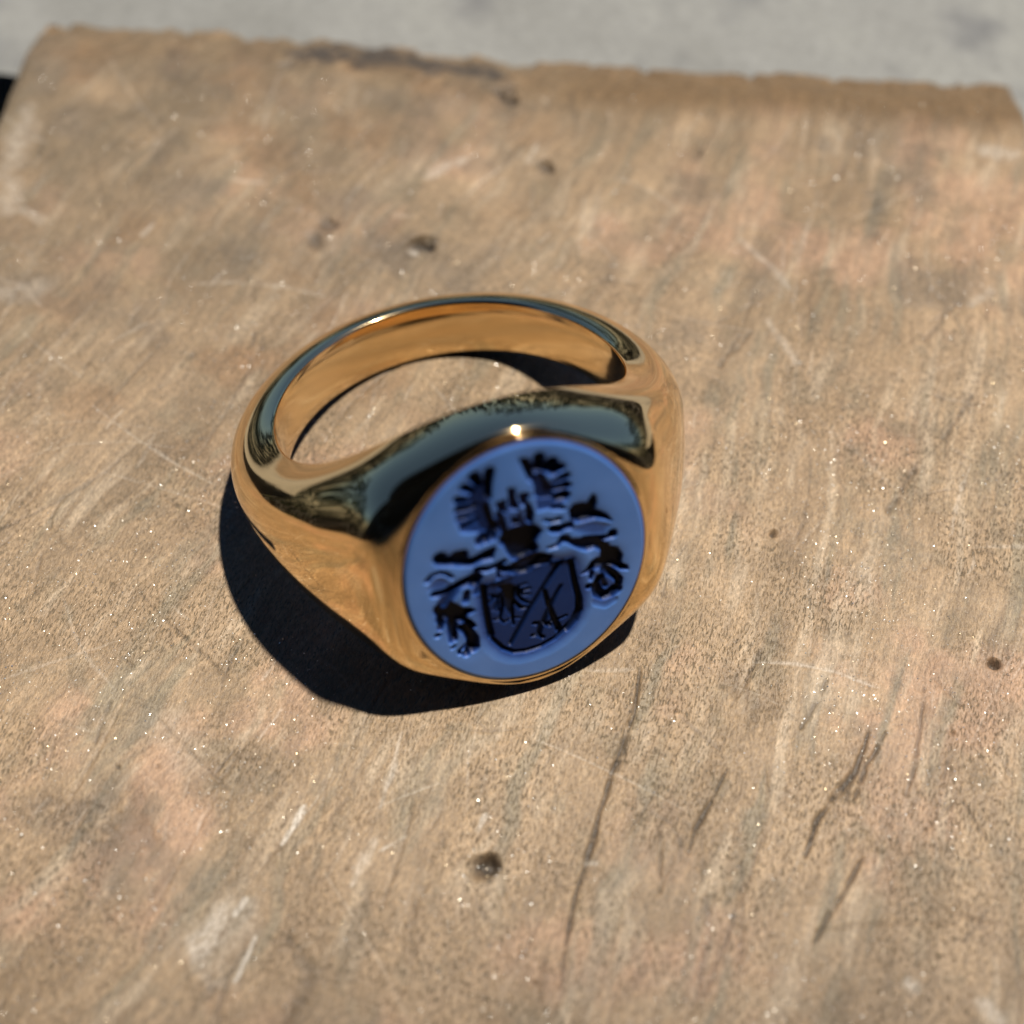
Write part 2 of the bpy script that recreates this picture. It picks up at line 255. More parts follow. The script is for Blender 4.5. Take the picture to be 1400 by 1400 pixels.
ENGRAVING=[('wing_a','s',0.34,(0.19,0.127),[(-1.124,6.194),(-1.281,5.465),(-1.353,4.729)]),('wing_a','s',0.34,(0.219,0.157),[(-1.836,6.128),(-1.636,5.52)]),('wing_a','s',0.34,(0.188,0.141),[(-2.337,5.683),(-1.926,5.282)]),('wing_a','s',0.34,(0.157,0.11),[(-2.738,5.143),(-2.229,4.939)]),('wing_a','s',0.34,(0.151,0.11),[(-2.795,4.488),(-2.296,4.414),(-1.887,4.411)]),('wing_a','s',0.3,(0.113,0.09),[(-2.828,4.02),(-2.47,3.961),(-2.084,4.003)]),('wing_a','s',0.32,(0.137,0.114),[(-2.674,3.401),(-2.356,3.47),(-1.978,3.666)]),('wing_a','s',0.3,(0.125,0.125),[(-2.077,2.287),(-1.8,2.604)]),('wing_a','s',0.3,(0.127,0.127),[(-1.731,2.309),(-1.481,2.788)]),('wing_a','s',0.28,(0.099,0.099),[(-1.398,2.336),(-1.219,2.727)]),('wing_a','p',0.2,0.12,[(-1.478,5.391),(-1.836,5.304),(-2.152,5.093),(-2.162,4.549),(-2.013,3.865),(-2.057,3.508),(-1.859,2.943),(-1.092,2.615),(-0.998,2.922),(-1.291,3.484),(-1.37,4.331),(-1.345,4.799),(-1.347,5.272)]),('wing_a','p',0.32,0.12,[(-1.651,4.434),(-1.378,4.261),(-1.291,3.484),(-0.966,2.948),(-1.092,2.615),(-1.436,2.745),(-1.563,3.436),(-1.654,3.918)]),('wing_a','p',0.13,0.12,[(-2.768,5.245),(-2.221,5.009),(-1.892,4.376),(-1.922,3.645),(-1.778,2.874),(-2.49,3.106),(-2.743,3.202),(-2.897,3.823),(-2.888,4.559)]),('wing_a','p',0.12,0.12,[(-2.212,2.645),(-1.809,3.025),(-1.203,2.873),(-1.06,2.552),(-1.278,2.213),(-1.791,2.178),(-2.095,2.14),(-2.248,2.353)]),('wing_b','p',0.34,0.12,[(0.273,6.427),(0.651,6.294),(0.835,5.786),(0.847,4.99),(0.616,5.037),(0.469,5.63)]),('wing_b','s',0.34,(0.216,0.19),[(1.165,6.186),(1.146,5.676)]),('wing_b','s',0.34,(0.228,0.19),[(1.736,5.701),(1.482,5.486)]),('wing_b','s',0.32,(0.192,0.16),[(2.101,5.304),(1.775,5.13)]),('wing_b','s',0.34,(0.169,0.136),[(2.32,4.719),(1.85,4.613)]),('wing_b','s',0.34,(0.171,0.131),[(2.321,4.169),(2.079,4.145),(1.752,4.171)]),('wing_b','s',0.34,(0.231,0.198),[(2.142,3.622),(1.823,3.589)]),('wing_b','s',0.26,(0.101,0.101),[(2.069,2.917),(1.569,3.083)]),('wing_b','s',0.26,(0.12,0.083),[(1.81,2.348),(1.445,2.35),(1.099,2.556)]),('wing_b','p',0.28,0.12,[(0.478,6.019),(1.162,5.849),(1.551,5.605),(2.017,5.189),(1.878,4.949),(1.511,5.152),(1.231,5.323),(0.858,5.42),(0.597,5.152)]),('wing_b','p',0.21,0.12,[(0.711,5.111),(1.114,5.329),(1.333,5.143),(1.368,4.877),(1.625,4.42),(1.658,4.113),(1.559,3.667),(0.973,3.807),(0.795,4.131),(0.835,4.557)]),('wing_b','p',0.11,0.12,[(0.828,3.859),(1.556,3.631),(2.07,3.294),(1.922,2.971),(1.392,3.129),(0.825,3.187)]),('wing_b','p',0.1,0.12,[(1.649,4.703),(2.355,4.597),(2.246,3.229),(1.66,3.443),(1.594,4.063)]),('crown','p',0.22,0.12,[(-0.405,4.968),(-0.108,4.861),(-0.145,4.362),(-0.037,3.842),(-0.005,3.569),(-0.465,3.72),(-0.426,4.354)]),('crown','p',0.21,0.12,[(-1.048,4.324),(-0.6,4.381),(-0.629,3.985),(-0.57,3.572),(-0.936,3.745)]),('crown','p',0.2,0.12,[(0.04,4.442),(0.352,4.457),(0.567,4.232),(0.401,4.052),(0.394,3.684),(0.117,3.748)]),('crown','p',0.28,0.09,[(0.322,3.859),(0.513,3.677),(0.612,3.153),(0.494,2.553),(0.276,2.787),(0.293,3.271)]),('crown','s',0.22,(0.156,0.156),[(-0.964,3.625),(-0.859,2.832)]),('crown','s',0.22,(0.148,0.148),[(-0.95,3.269),(-0.846,2.586)]),('crown','p',0.24,0.12,[(-0.423,3.274),(-0.107,3.156),(0.018,2.617),(-0.395,2.696)]),('crown','s',0.12,(0.092,0.092),[(-0.06,3.327),(0.138,2.61)]),('crown','p',0.05,0.2,[(-1.088,3.882),(0.439,3.43),(0.459,2.4),(-0.427,2.581),(-0.85,2.549)]),('helmet','p',0.42,0.2,[(-1.097,2.221),(-0.85,2.549),(-0.304,2.61),(0.35,2.518),(0.67,2.398),(0.933,1.953),(0.754,1.672),(0.572,1.353),(0.654,0.928),(0.448,0.692),(0.066,0.563),(-0.275,0.536),(-0.62,0.75),(-0.818,1.181),(-0.919,1.65),(-1.107,1.858)]),('helmet','p',0.3,0.14,[(-0.644,0.521),(-0.027,0.559),(0.603,0.711),(0.955,0.516),(1.256,0.06),(1.137,-0.235),(0.672,-0.214),(0.206,-0.213),(-0.175,-0.305),(-0.646,-0.078),(-0.765,0.249)]),('helmet','s',0.32,(0.206,0.171),[(-1.214,0.346),(-0.803,0.184),(-0.405,-0.133),(-0.04,-0.196),(0.382,0.0),(0.687,0.282),(1.113,0.196)]),('helmet','s',0.22,(0.096,0.096),[(-1.377,-0.152),(-1.385,0.133),(-1.214,0.346)]),('mantling_a','s',0.36,(0.259,0.259),[(-3.95,2.135),(-3.951,2.019)]),('mantling_a','p',0.36,0.13,[(-3.584,1.993),(-3.226,2.222),(-2.731,2.147),(-2.647,1.863),(-2.733,1.662),(-2.506,1.555),(-1.945,1.727),(-1.421,1.836),(-1.349,1.673),(-1.562,1.129),(-2.041,1.178),(-2.507,1.065),(-3.085,1.252),(-3.531,1.505),(-3.827,1.738)]),('mantling_a','s',0.34,(0.199,0.199),[(-3.958,1.867),(-3.449,1.668)]),('mantling_a','s',0.3,(0.153,0.129),[(-2.333,0.759),(-1.865,0.615),(-1.464,0.656),(-1.053,0.793)]),('mantling_a','s',0.24,(0.121,0.094),[(-4.708,0.985),(-4.467,1.206),(-4.074,1.247),(-3.769,1.068),(-3.553,0.784)]),('mantling_a','p',0.07,0.35,[(-4.858,0.367),(-4.639,0.839),(-4.37,1.049),(-4.071,1.049),(-3.746,0.801),(-3.688,0.339),(-4.135,0.157),(-4.608,0.227)]),('mantling_a','s',0.32,(0.164,0.256),[(-4.498,0.042),(-4.102,-0.038),(-3.669,0.03),(-3.223,0.194),(-2.852,0.246),(-2.481,0.299)]),('mantling_a','s',0.34,(0.325,0.24),[(-2.536,0.221),(-2.547,0.005)]),('mantling_a','s',0.18,(0.138,0.155),[(-2.983,-0.428),(-3.108,-0.929)]),('mantling_a','s',0.15,(0.319,0.268),[(-3.681,-0.066),(-4.171,-0.762)]),('mantling_a','s',0.14,(0.206,0.171),[(-2.46,-0.03),(-2.42,-0.451),(-2.536,-0.649)]),('mantling_a','p',0.36,0.13,[(-4.588,-0.729),(-4.375,-0.662),(-4.327,-1.041),(-4.053,-1.085),(-3.8,-0.726),(-3.578,-0.97),(-3.343,-1.324),(-2.973,-1.441),(-2.701,-1.744),(-2.862,-1.799),(-3.1,-1.84),(-3.254,-2.038),(-3.53,-2.169),(-3.734,-2.154),(-4.058,-1.879),(-4.296,-1.745),(-4.51,-1.622),(-4.625,-1.263),(-4.677,-1.0)]),('mantling_a','s',0.3,(0.204,0.116),[(-4.437,-1.652),(-4.421,-1.903),(-4.54,-2.204)]),('mantling_a','s',0.24,(0.116,0.116),[(-4.676,-2.535),(-4.734,-2.581)]),('mantling_a','s',0.3,(0.246,0.116),[(-3.901,-2.05),(-3.948,-2.593),(-3.946,-3.164)]),('mantling_a','s',0.22,(0.072,0.072),[(-4.0,-3.572),(-4.144,-3.673)]),('mantling_a','s',0.12,(0.179,0.119),[(-4.046,-2.552),(-4.112,-3.236)]),('mantling_a','s',0.34,(0.147,0.132),[(-3.386,-2.054),(-3.118,-2.393),(-2.96,-2.688)]),('mantling_a','s',0.36,(0.178,0.282),[(-3.479,-2.578),(-3.221,-3.005),(-3.077,-3.531),(-3.166,-4.036)]),('mantling_a','s',0.28,(0.102,0.072),[(-3.332,-3.676),(-3.65,-3.902),(-3.817,-3.976),(-3.834,-4.205)]),('mantling_a','s',0.3,(0.167,0.167),[(-3.46,-4.274),(-3.494,-4.333)]),('mantling_b','p',0.37,0.13,[(2.319,2.68),(2.553,2.947),(2.905,2.906),(3.214,2.749),(3.378,3.063),(3.495,3.218),(3.61,3.067),(3.621,2.688),(3.505,2.287),(3.814,2.061),(4.085,1.781),(4.311,1.312),(3.927,1.569),(3.541,1.758),(3.144,1.748),(2.787,1.791),(2.372,1.991)]),('mantling_b','p',0.34,0.1,[(1.221,1.883),(1.382,2.092),(1.761,1.95),(2.157,1.982),(2.435,1.878),(2.373,1.539),(2.021,1.627),(1.76,1.499),(1.413,1.63)]),('mantling_b','p',0.07,0.4,[(2.383,1.671),(3.072,1.752),(3.569,1.634),(4.339,1.165),(4.252,0.924),(3.899,0.528),(3.287,0.668),(2.659,1.022),(2.251,1.358)]),('mantling_b','s',0.3,(0.17,0.17),[(4.305,0.582),(4.316,0.44)]),('mantling_b','s',0.28,(0.147,0.114),[(4.241,0.422),(3.927,0.379),(3.354,0.574),(2.856,0.74)]),('mantling_b','p',0.28,0.13,[(1.816,1.318),(2.132,1.221),(2.255,0.946),(2.785,0.767),(3.775,0.298),(3.731,-0.409),(3.384,-0.065),(3.016,-0.086),(2.665,0.119),(2.393,0.386),(2.129,0.718),(1.852,0.87),(1.584,0.696),(1.154,0.723),(1.058,0.852),(1.566,0.91)]),('mantling_b','p',0.37,0.13,[(3.75,0.192),(3.98,0.057),(4.11,-0.249),(4.469,-0.434),(4.698,-1.018),(4.597,-1.505),(4.919,-1.799),(4.944,-2.051),(4.611,-1.944),(4.252,-1.634),(4.03,-1.595),(3.736,-1.504),(3.37,-1.408),(3.064,-1.528),(2.563,-1.522),(2.939,-1.191),(3.187,-0.812),(3.452,-0.725),(3.608,-0.881),(3.668,-0.526),(3.709,-0.166)]),('mantling_b','s',0.3,(0.221,0.136),[(3.823,-1.661),(4.183,-2.093),(4.449,-2.533),(4.413,-2.898)]),('mantling_b','s',0.2,(0.115,0.086),[(3.124,-1.592),(3.034,-1.971)]),('mantling_b','s',0.26,(0.139,0.139),[(2.909,-2.38),(2.904,-2.462)]),('mantling_b','s',0.34,(0.201,0.274),[(3.539,-2.088),(3.285,-2.531),(3.379,-3.075),(3.656,-3.315),(3.984,-3.277),(4.222,-3.117)]),('mantling_b','s',0.2,(0.162,0.162),[(3.592,-2.276),(3.726,-2.707)]),('mantling_b','p',0.07,0.35,[(3.061,-1.568),(4.125,-1.987),(4.345,-2.66),(4.053,-3.219),(3.414,-3.047),(3.191,-2.493)]),('mantling_b','s',0.05,(0.223,0.185),[(3.189,-3.509),(3.687,-3.884),(4.088,-3.746)]),('shield','p',0.11,0.06,[(-2.237,-0.376),(-1.229,-0.345),(0.052,-0.313),(1.267,-0.171),(2.132,-0.294),(2.332,-0.695),(2.379,-1.752),(2.473,-2.794),(2.408,-3.677),(2.148,-4.261),(1.693,-4.8),(1.136,-5.213),(0.505,-5.449),(-0.196,-5.505),(-0.799,-5.455),(-1.254,-5.26),(-1.723,-4.822),(-2.073,-4.145),(-2.261,-3.574),(-2.292,-2.761),(-2.304,-1.802),(-2.315,-0.86)]),('shield','s',0.32,(0.193,0.207),[(-2.181,-0.425),(-2.219,-1.781),(-2.198,-3.028),(-2.153,-3.735)]),('shield','s',0.29,(0.146,0.136),[(-2.118,-3.981),(-1.679,-4.811),(-1.171,-5.295),(-0.541,-5.477),(0.243,-5.456),(0.961,-5.227),(1.606,-4.793)]),('shield','s',0.34,(0.163,0.233),[(2.165,-0.414),(2.264,-1.872),(2.394,-2.988),(2.337,-3.762),(2.03,-4.386),(1.606,-4.793)]),('shield','s',0.24,(0.084,0.065),[(-2.142,-0.44),(-1.238,-0.423)]),('shield','s',0.24,(0.074,0.083),[(1.18,-0.218),(2.336,-0.362)]),('shield','s',0.34,(0.168,0.131),[(1.67,-0.329),(0.719,-1.642),(-0.206,-2.945),(-1.282,-4.716)]),('shield','p',0.36,0.08,[(-1.444,-0.802),(-1.233,-0.75),(-0.987,-0.767),(-0.683,-1.025),(-0.779,-2.147),(-0.971,-2.574),(-1.172,-2.098),(-1.233,-1.133)]),('shield','s',0.33,(0.131,0.079),[(-0.659,-1.199),(-0.443,-1.121),(-0.088,-1.099)]),('shield','s',0.33,(0.151,0.091),[(-0.63,-1.32),(-0.31,-1.449),(0.042,-1.481)]),('shield','s',0.33,(0.132,0.079),[(-0.567,-1.511),(-0.296,-1.731),(0.006,-1.853)]),('shield','s',0.33,(0.141,0.084),[(-0.583,-1.671),(-0.415,-2.072),(-0.089,-2.401)]),('shield','s',0.33,(0.151,0.091),[(-0.788,-2.032),(-0.507,-2.567),(-0.154,-2.627)]),('shield','s',0.33,(0.197,0.118),[(-1.205,-1.254),(-1.518,-1.458),(-1.839,-1.19)]),('shield','s',0.33,(0.126,0.076),[(-1.359,-1.522),(-1.363,-2.132),(-1.575,-2.72)]),('shield','s',0.33,(0.114,0.068),[(-1.536,-1.616),(-1.849,-2.184)]),('shield','s',0.33,(0.104,0.062),[(-1.48,-1.861),(-1.659,-2.347)]),('shield','s',0.33,(0.103,0.062),[(-1.762,-1.414),(-2.019,-1.669)]),('shield','s',0.33,(0.118,0.071),[(-1.447,-2.322),(-1.59,-2.855)]),('shield','s',0.33,(0.104,0.062),[(-1.857,-2.801),(-1.593,-2.882),(-1.398,-3.219)]),('shield','s',0.33,(0.133,0.08),[(-0.948,-2.358),(-0.976,-3.024)]),('shield','s',0.33,(0.11,0.066),[(-1.282,-3.125),(-0.976,-3.024),(-0.631,-3.167)]),('shield','s',0.33,(0.107,0.064),[(-0.976,-3.024),(-0.984,-3.507)]),('shield','s',0.33,(0.161,0.097),[(-1.143,-2.222),(-1.034,-2.774)]),('shield','s',0.34,(0.115,0.191),[(1.562,-1.897),(1.092,-2.685),(0.727,-3.444),(0.435,-4.07)]),('shield','s',0.34,(0.146,0.126),[(0.048,-3.851),(0.422,-3.978),(0.822,-4.319)]),('shield','s',0.34,(0.176,0.157),[(0.368,-4.1),(0.181,-4.721)]),('shield','s',0.34,(0.127,0.127),[(-0.133,-4.618),(0.142,-4.675),(0.397,-4.959)]),('shield','s',0.34,(0.134,0.201),[(0.753,-1.961),(0.842,-2.866),(1.018,-3.793),(1.24,-4.756)]),('shield','s',0.34,(0.099,0.158),[(1.671,-3.977),(1.189,-4.066),(0.797,-4.106)]),('shield','s',0.34,(0.15,0.11),[(1.174,-4.758),(1.536,-4.852)])]
MARKS=[(0.1,0.167,0.75,0,[(42.65,44.86),(42.46,47.52),(42.05,48.74),(41.26,51.49),(40.62,54.67),(40.05,56.83),(39.75,58.9),(39.56,61.22)]),(0.05,0.088,0.45,0,[(43.92,51.09),(42.91,52.85),(42.08,54.19)]),(0.08,0.158,0.7,0,[(47.12,50.07),(46.32,51.83),(45.55,53.37),(45.22,54.65)]),(0.1,0.204,0.75,0,[(54.09,47.58),(53.36,49.76),(52.24,51.17),(51.31,52.54),(50.82,54.29)]),(0.08,0.163,0.65,0,[(55.0,47.5),(53.91,49.34),(53.2,51.28)]),(0.05,0.167,0.5,0,[(57.08,44.93),(56.22,49.34),(55.58,51.09)]),(0.08,0.176,0.65,0,[(53.5,53.99),(52.56,55.82),(51.67,57.09),(50.86,58.59)]),(0.05,0.111,0.5,0,[(48.04,45.25),(47.3,46.73)]),(0.05,0.223,0.5,0,[(52.11,44.93),(50.75,47.65)]),(0.05,0.123,0.45,0,[(58.59,49.72),(57.85,51.09),(56.53,52.48)]),(0.05,0.105,0.5,0,[(58.4,50.86),(59.44,52.79)]),(0.05,0.137,0.4,0,[(43.9,53.68),(43.97,56.51)]),(0.04,0.158,0.35,0,[(47.8,54.8),(47.7,59.26)]),(0.03,0.238,0.4,0,[(46.1,56.51),(46.28,58.37),(45.8,60.71)]),(0.04,0.093,0.3,0,[(57.66,44.48),(58.84,45.8)]),(0.03,0.119,0.3,0,[(45.9,53.34),(45.92,56.01)]),(0.03,0.123,0.3,0,[(57.12,49.27),(55.89,51.62)]),(0.25,0.362,0.75,0,[(60.62,43.31),(60.71,43.37)]),(0.15,0.144,0.6,0,[(58.26,47.3),(58.29,47.33)]),(0.1,0.093,0.8,0,[(44.52,47.2),(44.56,47.21)]),(0.1,0.099,0.8,0,[(38.42,61.07),(38.44,61.08)]),(0.02,0.463,0,0.5,[(55.19,59.63),(55.49,59.93)]),(0.02,0.398,0,0.45,[(58.55,60.33),(59.13,61.08)]),(0.02,0.176,0,0.4,[(40.4,55.4),(40.92,55.36)]),(0.05,0.246,0,0.75,[(26.78,53.6),(26.34,54.73),(25.97,55.67)]),(0.04,0.239,0,0.6,[(24.71,58.41),(24.33,59.13)]),(0.03,1.022,0,0.5,[(23.99,59.15),(22.91,60.59)]),(0.02,1.877,0,0.2,[(25.28,58.71),(23.97,60.84),(23.56,62.18)]),(0.02,1.299,0,0.15,[(19.3,49.99),(20.78,51.82)]),(0.05,0.232,0,0.7,[(25.52,60.05),(25.22,61.23),(24.89,62.16)]),(0.03,0.289,0,0.4,[(30.99,49.44),(30.73,51.78),(30.41,53.49)]),(0.03,0.281,0,0.35,[(30.28,55.14),(29.54,57.33)]),(0.03,0.07,0,0.35,[(33.09,51.96),(31.06,52.97),(29.74,53.73)]),(0.03,0.088,0,0.5,[(31.81,54.75),(30.68,55.56)]),(0.45,0.808,0.9,0,[(35.84,55.77),(35.93,55.79)]),(0.03,0.246,0,0.6,[(35.46,53.45),(35.18,54.2)]),(0.02,2.709,0.42,0,[(16.04,54.83),(18.18,55.57),(19.52,56.01)]),(0.03,1.054,0.4,0,[(17.06,53.82),(18.37,54.83)]),(0.02,1.581,0.3,0,[(13.14,54.7),(15.04,55.1)]),(0.02,2.103,0.3,0,[(18.81,56.78),(20.44,57.01)]),(0.03,0.663,0.35,0,[(26.86,59.94),(28.29,61.48),(27.72,63.13)]),(0.05,0.105,0.7,0,[(17.28,52.42),(17.37,52.45)]),(0.05,0.108,0.5,0,[(19.23,52.23),(19.28,52.26)]),(0.04,0.09,0.5,0,[(22.83,51.07),(22.15,52.28)]),(0.04,0.095,0.45,0,[(16.3,46.57),(17.0,47.14)]),(0.03,0.148,0.35,0,[(16.12,49.05),(15.9,51.24)]),(0.06,0.119,0.7,0,[(29.17,56.57),(29.21,56.6)]),(0.03,0.108,0,0.3,[(24.81,48.75),(23.99,50.4)]),(0.03,0.111,0,0.35,[(24.15,45.94),(23.61,47.22)]),(0.35,0.767,0.85,0,[(28.17,17.0),(28.53,17.19)]),(0.15,0.678,0.55,0,[(22.05,15.81),(22.52,15.92)]),(0.12,0.587,0.45,0,[(21.55,17.08),(21.78,17.67)]),(0.3,0.983,0.75,0,[(32.19,2.64),(32.75,3.49)]),(0.05,0.316,0,0.5,[(27.77,17.49),(27.91,17.78)]),(0.03,0.231,0,0.5,[(11.33,16.67),(10.85,17.64)]),(0.03,0.519,0,0.35,[(30.6,9.16),(28.61,10.65),(27.75,11.37)]),(0.03,0.277,0,0.3,[(15.65,12.51),(17.57,12.68)]),(0.03,0.943,0.3,0,[(10.41,11.29),(10.93,9.24)]),(0.03,1.511,0.3,0,[(12.05,24.04),(13.71,25.59)]),(0.04,1.505,0.35,0,[(9.42,0.82),(10.12,2.98)]),(0.1,2.383,0.95,0,[(17.41,0.18),(19.77,-0.95),(23.55,-1.07),(28.68,-0.36),(32.03,0.66)]),(0.1,0.752,0.45,0,[(17.15,1.68),(18.33,1.22)]),(0.03,1.177,0,0.28,[(1.02,13.03),(2.03,15.85)]),(0.03,0.599,0,0.25,[(2.26,15.83),(4.19,16.93)]),(0.03,0.882,0,0.2,[(3.3,23.02),(5.43,22.56)]),(0.02,0.963,0,0.3,[(1.02,7.63),(1.05,11.38)]),(0.03,1.616,0.22,0,[(25.58,16.45),(26.72,18.18)]),(0.03,1.355,0.25,0,[(16.29,18.42),(17.4,20.72)]),(0.25,0.566,0.7,0,[(35.38,9.77),(35.63,9.98)]),(0.03,0.283,0,0.35,[(34.29,9.36),(34.77,7.82)]),(0.12,0.236,0.6,0,[(45.81,6.25),(45.34,7.64),(45.0,8.5)]),(0.03,0.693,0.3,0,[(56.59,10.82),(56.18,13.98)]),(0.03,0.708,0,0.4,[(63.69,5.99),(65.54,6.18)]),(0.03,0.361,0,0.3,[(47.8,14.96),(50.01,17.5),(50.87,18.9)]),(0.03,0.33,0.3,0,[(54.63,8.05),(53.62,10.09)]),(0.03,0.194,0.35,0,[(48.41,22.51),(47.54,23.97)]),(0.03,0.309,0,0.3,[(49.5,21.58),(51.16,24.49)]),(0.03,0.221,0.3,0,[(60.69,19.26),(58.74,22.24)]),(0.03,0.353,0,0.3,[(62.97,18.21),(61.54,19.48)]),(0.2,0.391,0.9,0,[(49.48,36.37),(49.52,36.41)]),(0.04,0.216,0.4,0,[(47.76,22.84),(46.69,25.12)]),(0.04,0.168,0.4,0,[(61.16,26.09),(59.24,29.34)]),(0.04,0.223,0.45,0,[(42.53,46.92),(41.76,50.51)]),(0.03,1.114,0.3,0,[(47.3,45.31),(48.4,46.44)]),(0.05,0.201,0.4,0,[(57.46,31.47),(55.86,34.5)]),(0.04,0.229,0.4,0,[(48.8,43.53),(47.67,46.1)])]

# ------------------------------------------------------------------ ground, and the pale sill behind the block
BLOCK_H = 20.0
def box_mesh(x0, x1, y0, y1, z0, z1):
    v = [(x, y, z) for z in (z0, z1) for x, y in ((x0, y0), (x1, y0), (x1, y1), (x0, y1))]
    return v, [(0, 3, 2, 1), (4, 5, 6, 7), (0, 1, 5, 4), (1, 2, 6, 5), (2, 3, 7, 6), (3, 0, 4, 7)]
def floor_material():
    N = Nodes('dark_floor'); b = N.b
    N.link(N.ramp(N.noise(N.coords((1, 1, 1)), 14.0, 4, 0.6), [(0.3, (0.006, 0.006, 0.006)), (0.7, (0.022, 0.022, 0.02))]), b.inputs['Base Color'])
    b.inputs['Roughness'].default_value = 0.9
    return N.m
ground = link_mesh('ground', [(-4, -4, -0.75), (4, -4, -0.75), (4, 4, -0.75), (-4, 4, -0.75)], [(0, 1, 2, 3)], floor_material(), False)
ground['kind'] = 'structure'
sill = link_mesh('concrete_ledge', *box_mesh(-0.10, 0.17, -0.6 * MM, 0.026, -0.06, -3.5 * MM), CONCRETE, False)
sill.location = (-32.366 * MM, 38.876 * MM, 0); sill.rotation_euler = (0, 0, -0.21)
sill['kind'] = 'structure'

# unseen dark boards, added to cut skylight and be mirrored in the gold
def blocker_material():
    N = Nodes('dark_blocker_boards'); b = N.b
    v = N.coords((1, 1, 1))
    N.link(N.ramp(N.noise(v, 9.0, 3, 0.6), [(0.40, (0.005, 0.005, 0.005)), (0.52, (0.022, 0.016, 0.011)), (0.58, (0.015, 0.03, 0.065)), (0.68, (0.14, 0.14, 0.14))]), b.inputs['Base Color'])
    b.inputs['Roughness'].default_value = 0.9
    return N.m
BLOCKER = blocker_material()
def blocker_wall(name, cx, cy, length, height, along_x):
    a, d = length / 2, 0.03
    hx, hy = (a, d) if along_x else (d, a)
    z0 = -0.75
    v = [(sx * hx, sy * hy, z) for z in (z0, height) for sx, sy in ((-1, -1), (1, -1), (1, 1), (-1, 1))]
    o = link_mesh(name, v, [(0, 3, 2, 1), (4, 5, 6, 7), (0, 1, 5, 4), (1, 2, 6, 5), (2, 3, 7, 6), (3, 0, 4, 7)], BLOCKER, False)
    o.location = (cx, cy, 0); o['kind'] = 'structure'; return o
# added behind the camera to shut out sky and darken the reflections
blocker_wall('blocker_wall_front', 0, -0.60, 2.2, 1.0, True)
# unseen leafy mass with uneven top, added for broken dark reflections in the gold
def leaf_material():
    N = Nodes('blocker_leaves'); b = N.b
    g = N.new('ShaderNodeNewGeometry')
    N.link(N.ramp(g.outputs['Random Per Island'], [(0.0, (0.005, 0.009, 0.005)), (0.7, (0.014, 0.024, 0.012)), (1.0, (0.035, 0.045, 0.022))]), b.inputs['Base Color'])
    b.inputs['Roughness'].default_value = 0.9; b.inputs['Specular IOR Level'].default_value = 0.1
    return N.m
NL = 9000
hp = rng.uniform(0, 1, NL); path = np.array([(-1.2, -0.5), (-1.2, 1.2), (1.2, 1.2), (1.2, -0.5)]); seg = np.array([1.7, 2.4, 1.7]); cum = np.concatenate([[0], np.cumsum(seg)])
L = hp * cum[-1]; k = np.clip(np.searchsorted(cum, L) - 1, 0, 2); q = ((L - cum[k]) / seg[k])[:, None]
cxy = path[k] * (1 - q) + path[k + 1] * q + rng.normal(0, 0.06, (NL, 2))
crest_h = 0.05 + 0.36 * np.clip(0.5 + fbm(L * 1.7, L * 0, 401, 4), 0, 1) - 0.10 * (cxy[:, 0] < -1.0)
hz_ = -0.75 + (crest_h + 0.75) * (1 - rng.uniform(0, 1, NL) ** 1.3 * 0.999)
cen = np.concatenate([cxy, hz_[:, None]], 1)
d1 = rng.normal(0, 1, (NL, 3)); d1 /= np.linalg.norm(d1, axis=1)[:, None]
d2 = np.cross(d1, rng.normal(0, 1, (NL, 3))); d2 /= np.linalg.norm(d2, axis=1)[:, None]
sz = rng.uniform(0.02, 0.05, (NL, 1))
LV = np.stack([cen - d1 * sz, cen + d2 * sz * .5, cen + d1 * sz, cen - d2 * sz * .5], 1).reshape(-1, 3)
added_hedge = link_mesh('added_hedge', LV, np.arange(NL * 4).reshape(-1, 4), leaf_material(), False)
added_hedge['kind'] = 'stuff'; added_hedge['label'] = 'dark leaves added out of view, seen only mirrored in the gold'
sky_blocker = link_mesh('sky_blocker', *box_mesh(-1.15, 1.15, -0.68, 0.155, 1.002, 1.06), BLOCKER, False)  # unseen slab added overhead to block skylight and deepen the shadows
sky_blocker['kind'] = 'structure'

# ------------------------------------------------------------------ wooden block: u across, v from its back edge towards the camera
BETA = -0.0805; BLOCK_W = 67.0; BX, BY = -32.366, 38.876
BACK = -2.6                                                 # the worn back edge rolls over beyond the old line
srng = np.random.default_rng(5)
for k in range(520):
    u0, v0 = srng.uniform(0, BLOCK_W), srng.uniform(3, 68)
    a = math.radians(srng.normal(74, 12) if srng.random() < 0.62 else srng.uniform(-60, 150)); L = 1.2 + 9 * srng.random() ** 2.5
    bend = srng.normal(0, 0.06) * L
    pts = [(u0 + L * q * math.cos(a) - bend * 4 * q * (1 - q) * math.sin(a), v0 - L * q * math.sin(a) - bend * 4 * q * (1 - q) * math.cos(a)) for q in (0, .33, .67, 1)]
    st = srng.uniform(0.12, 0.42); dark = srng.random() < 0.55
    MARKS.append((srng.uniform(.01, .04), srng.uniform(.05, .15), st if dark else 0, 0 if dark else st * 0.7, pts))
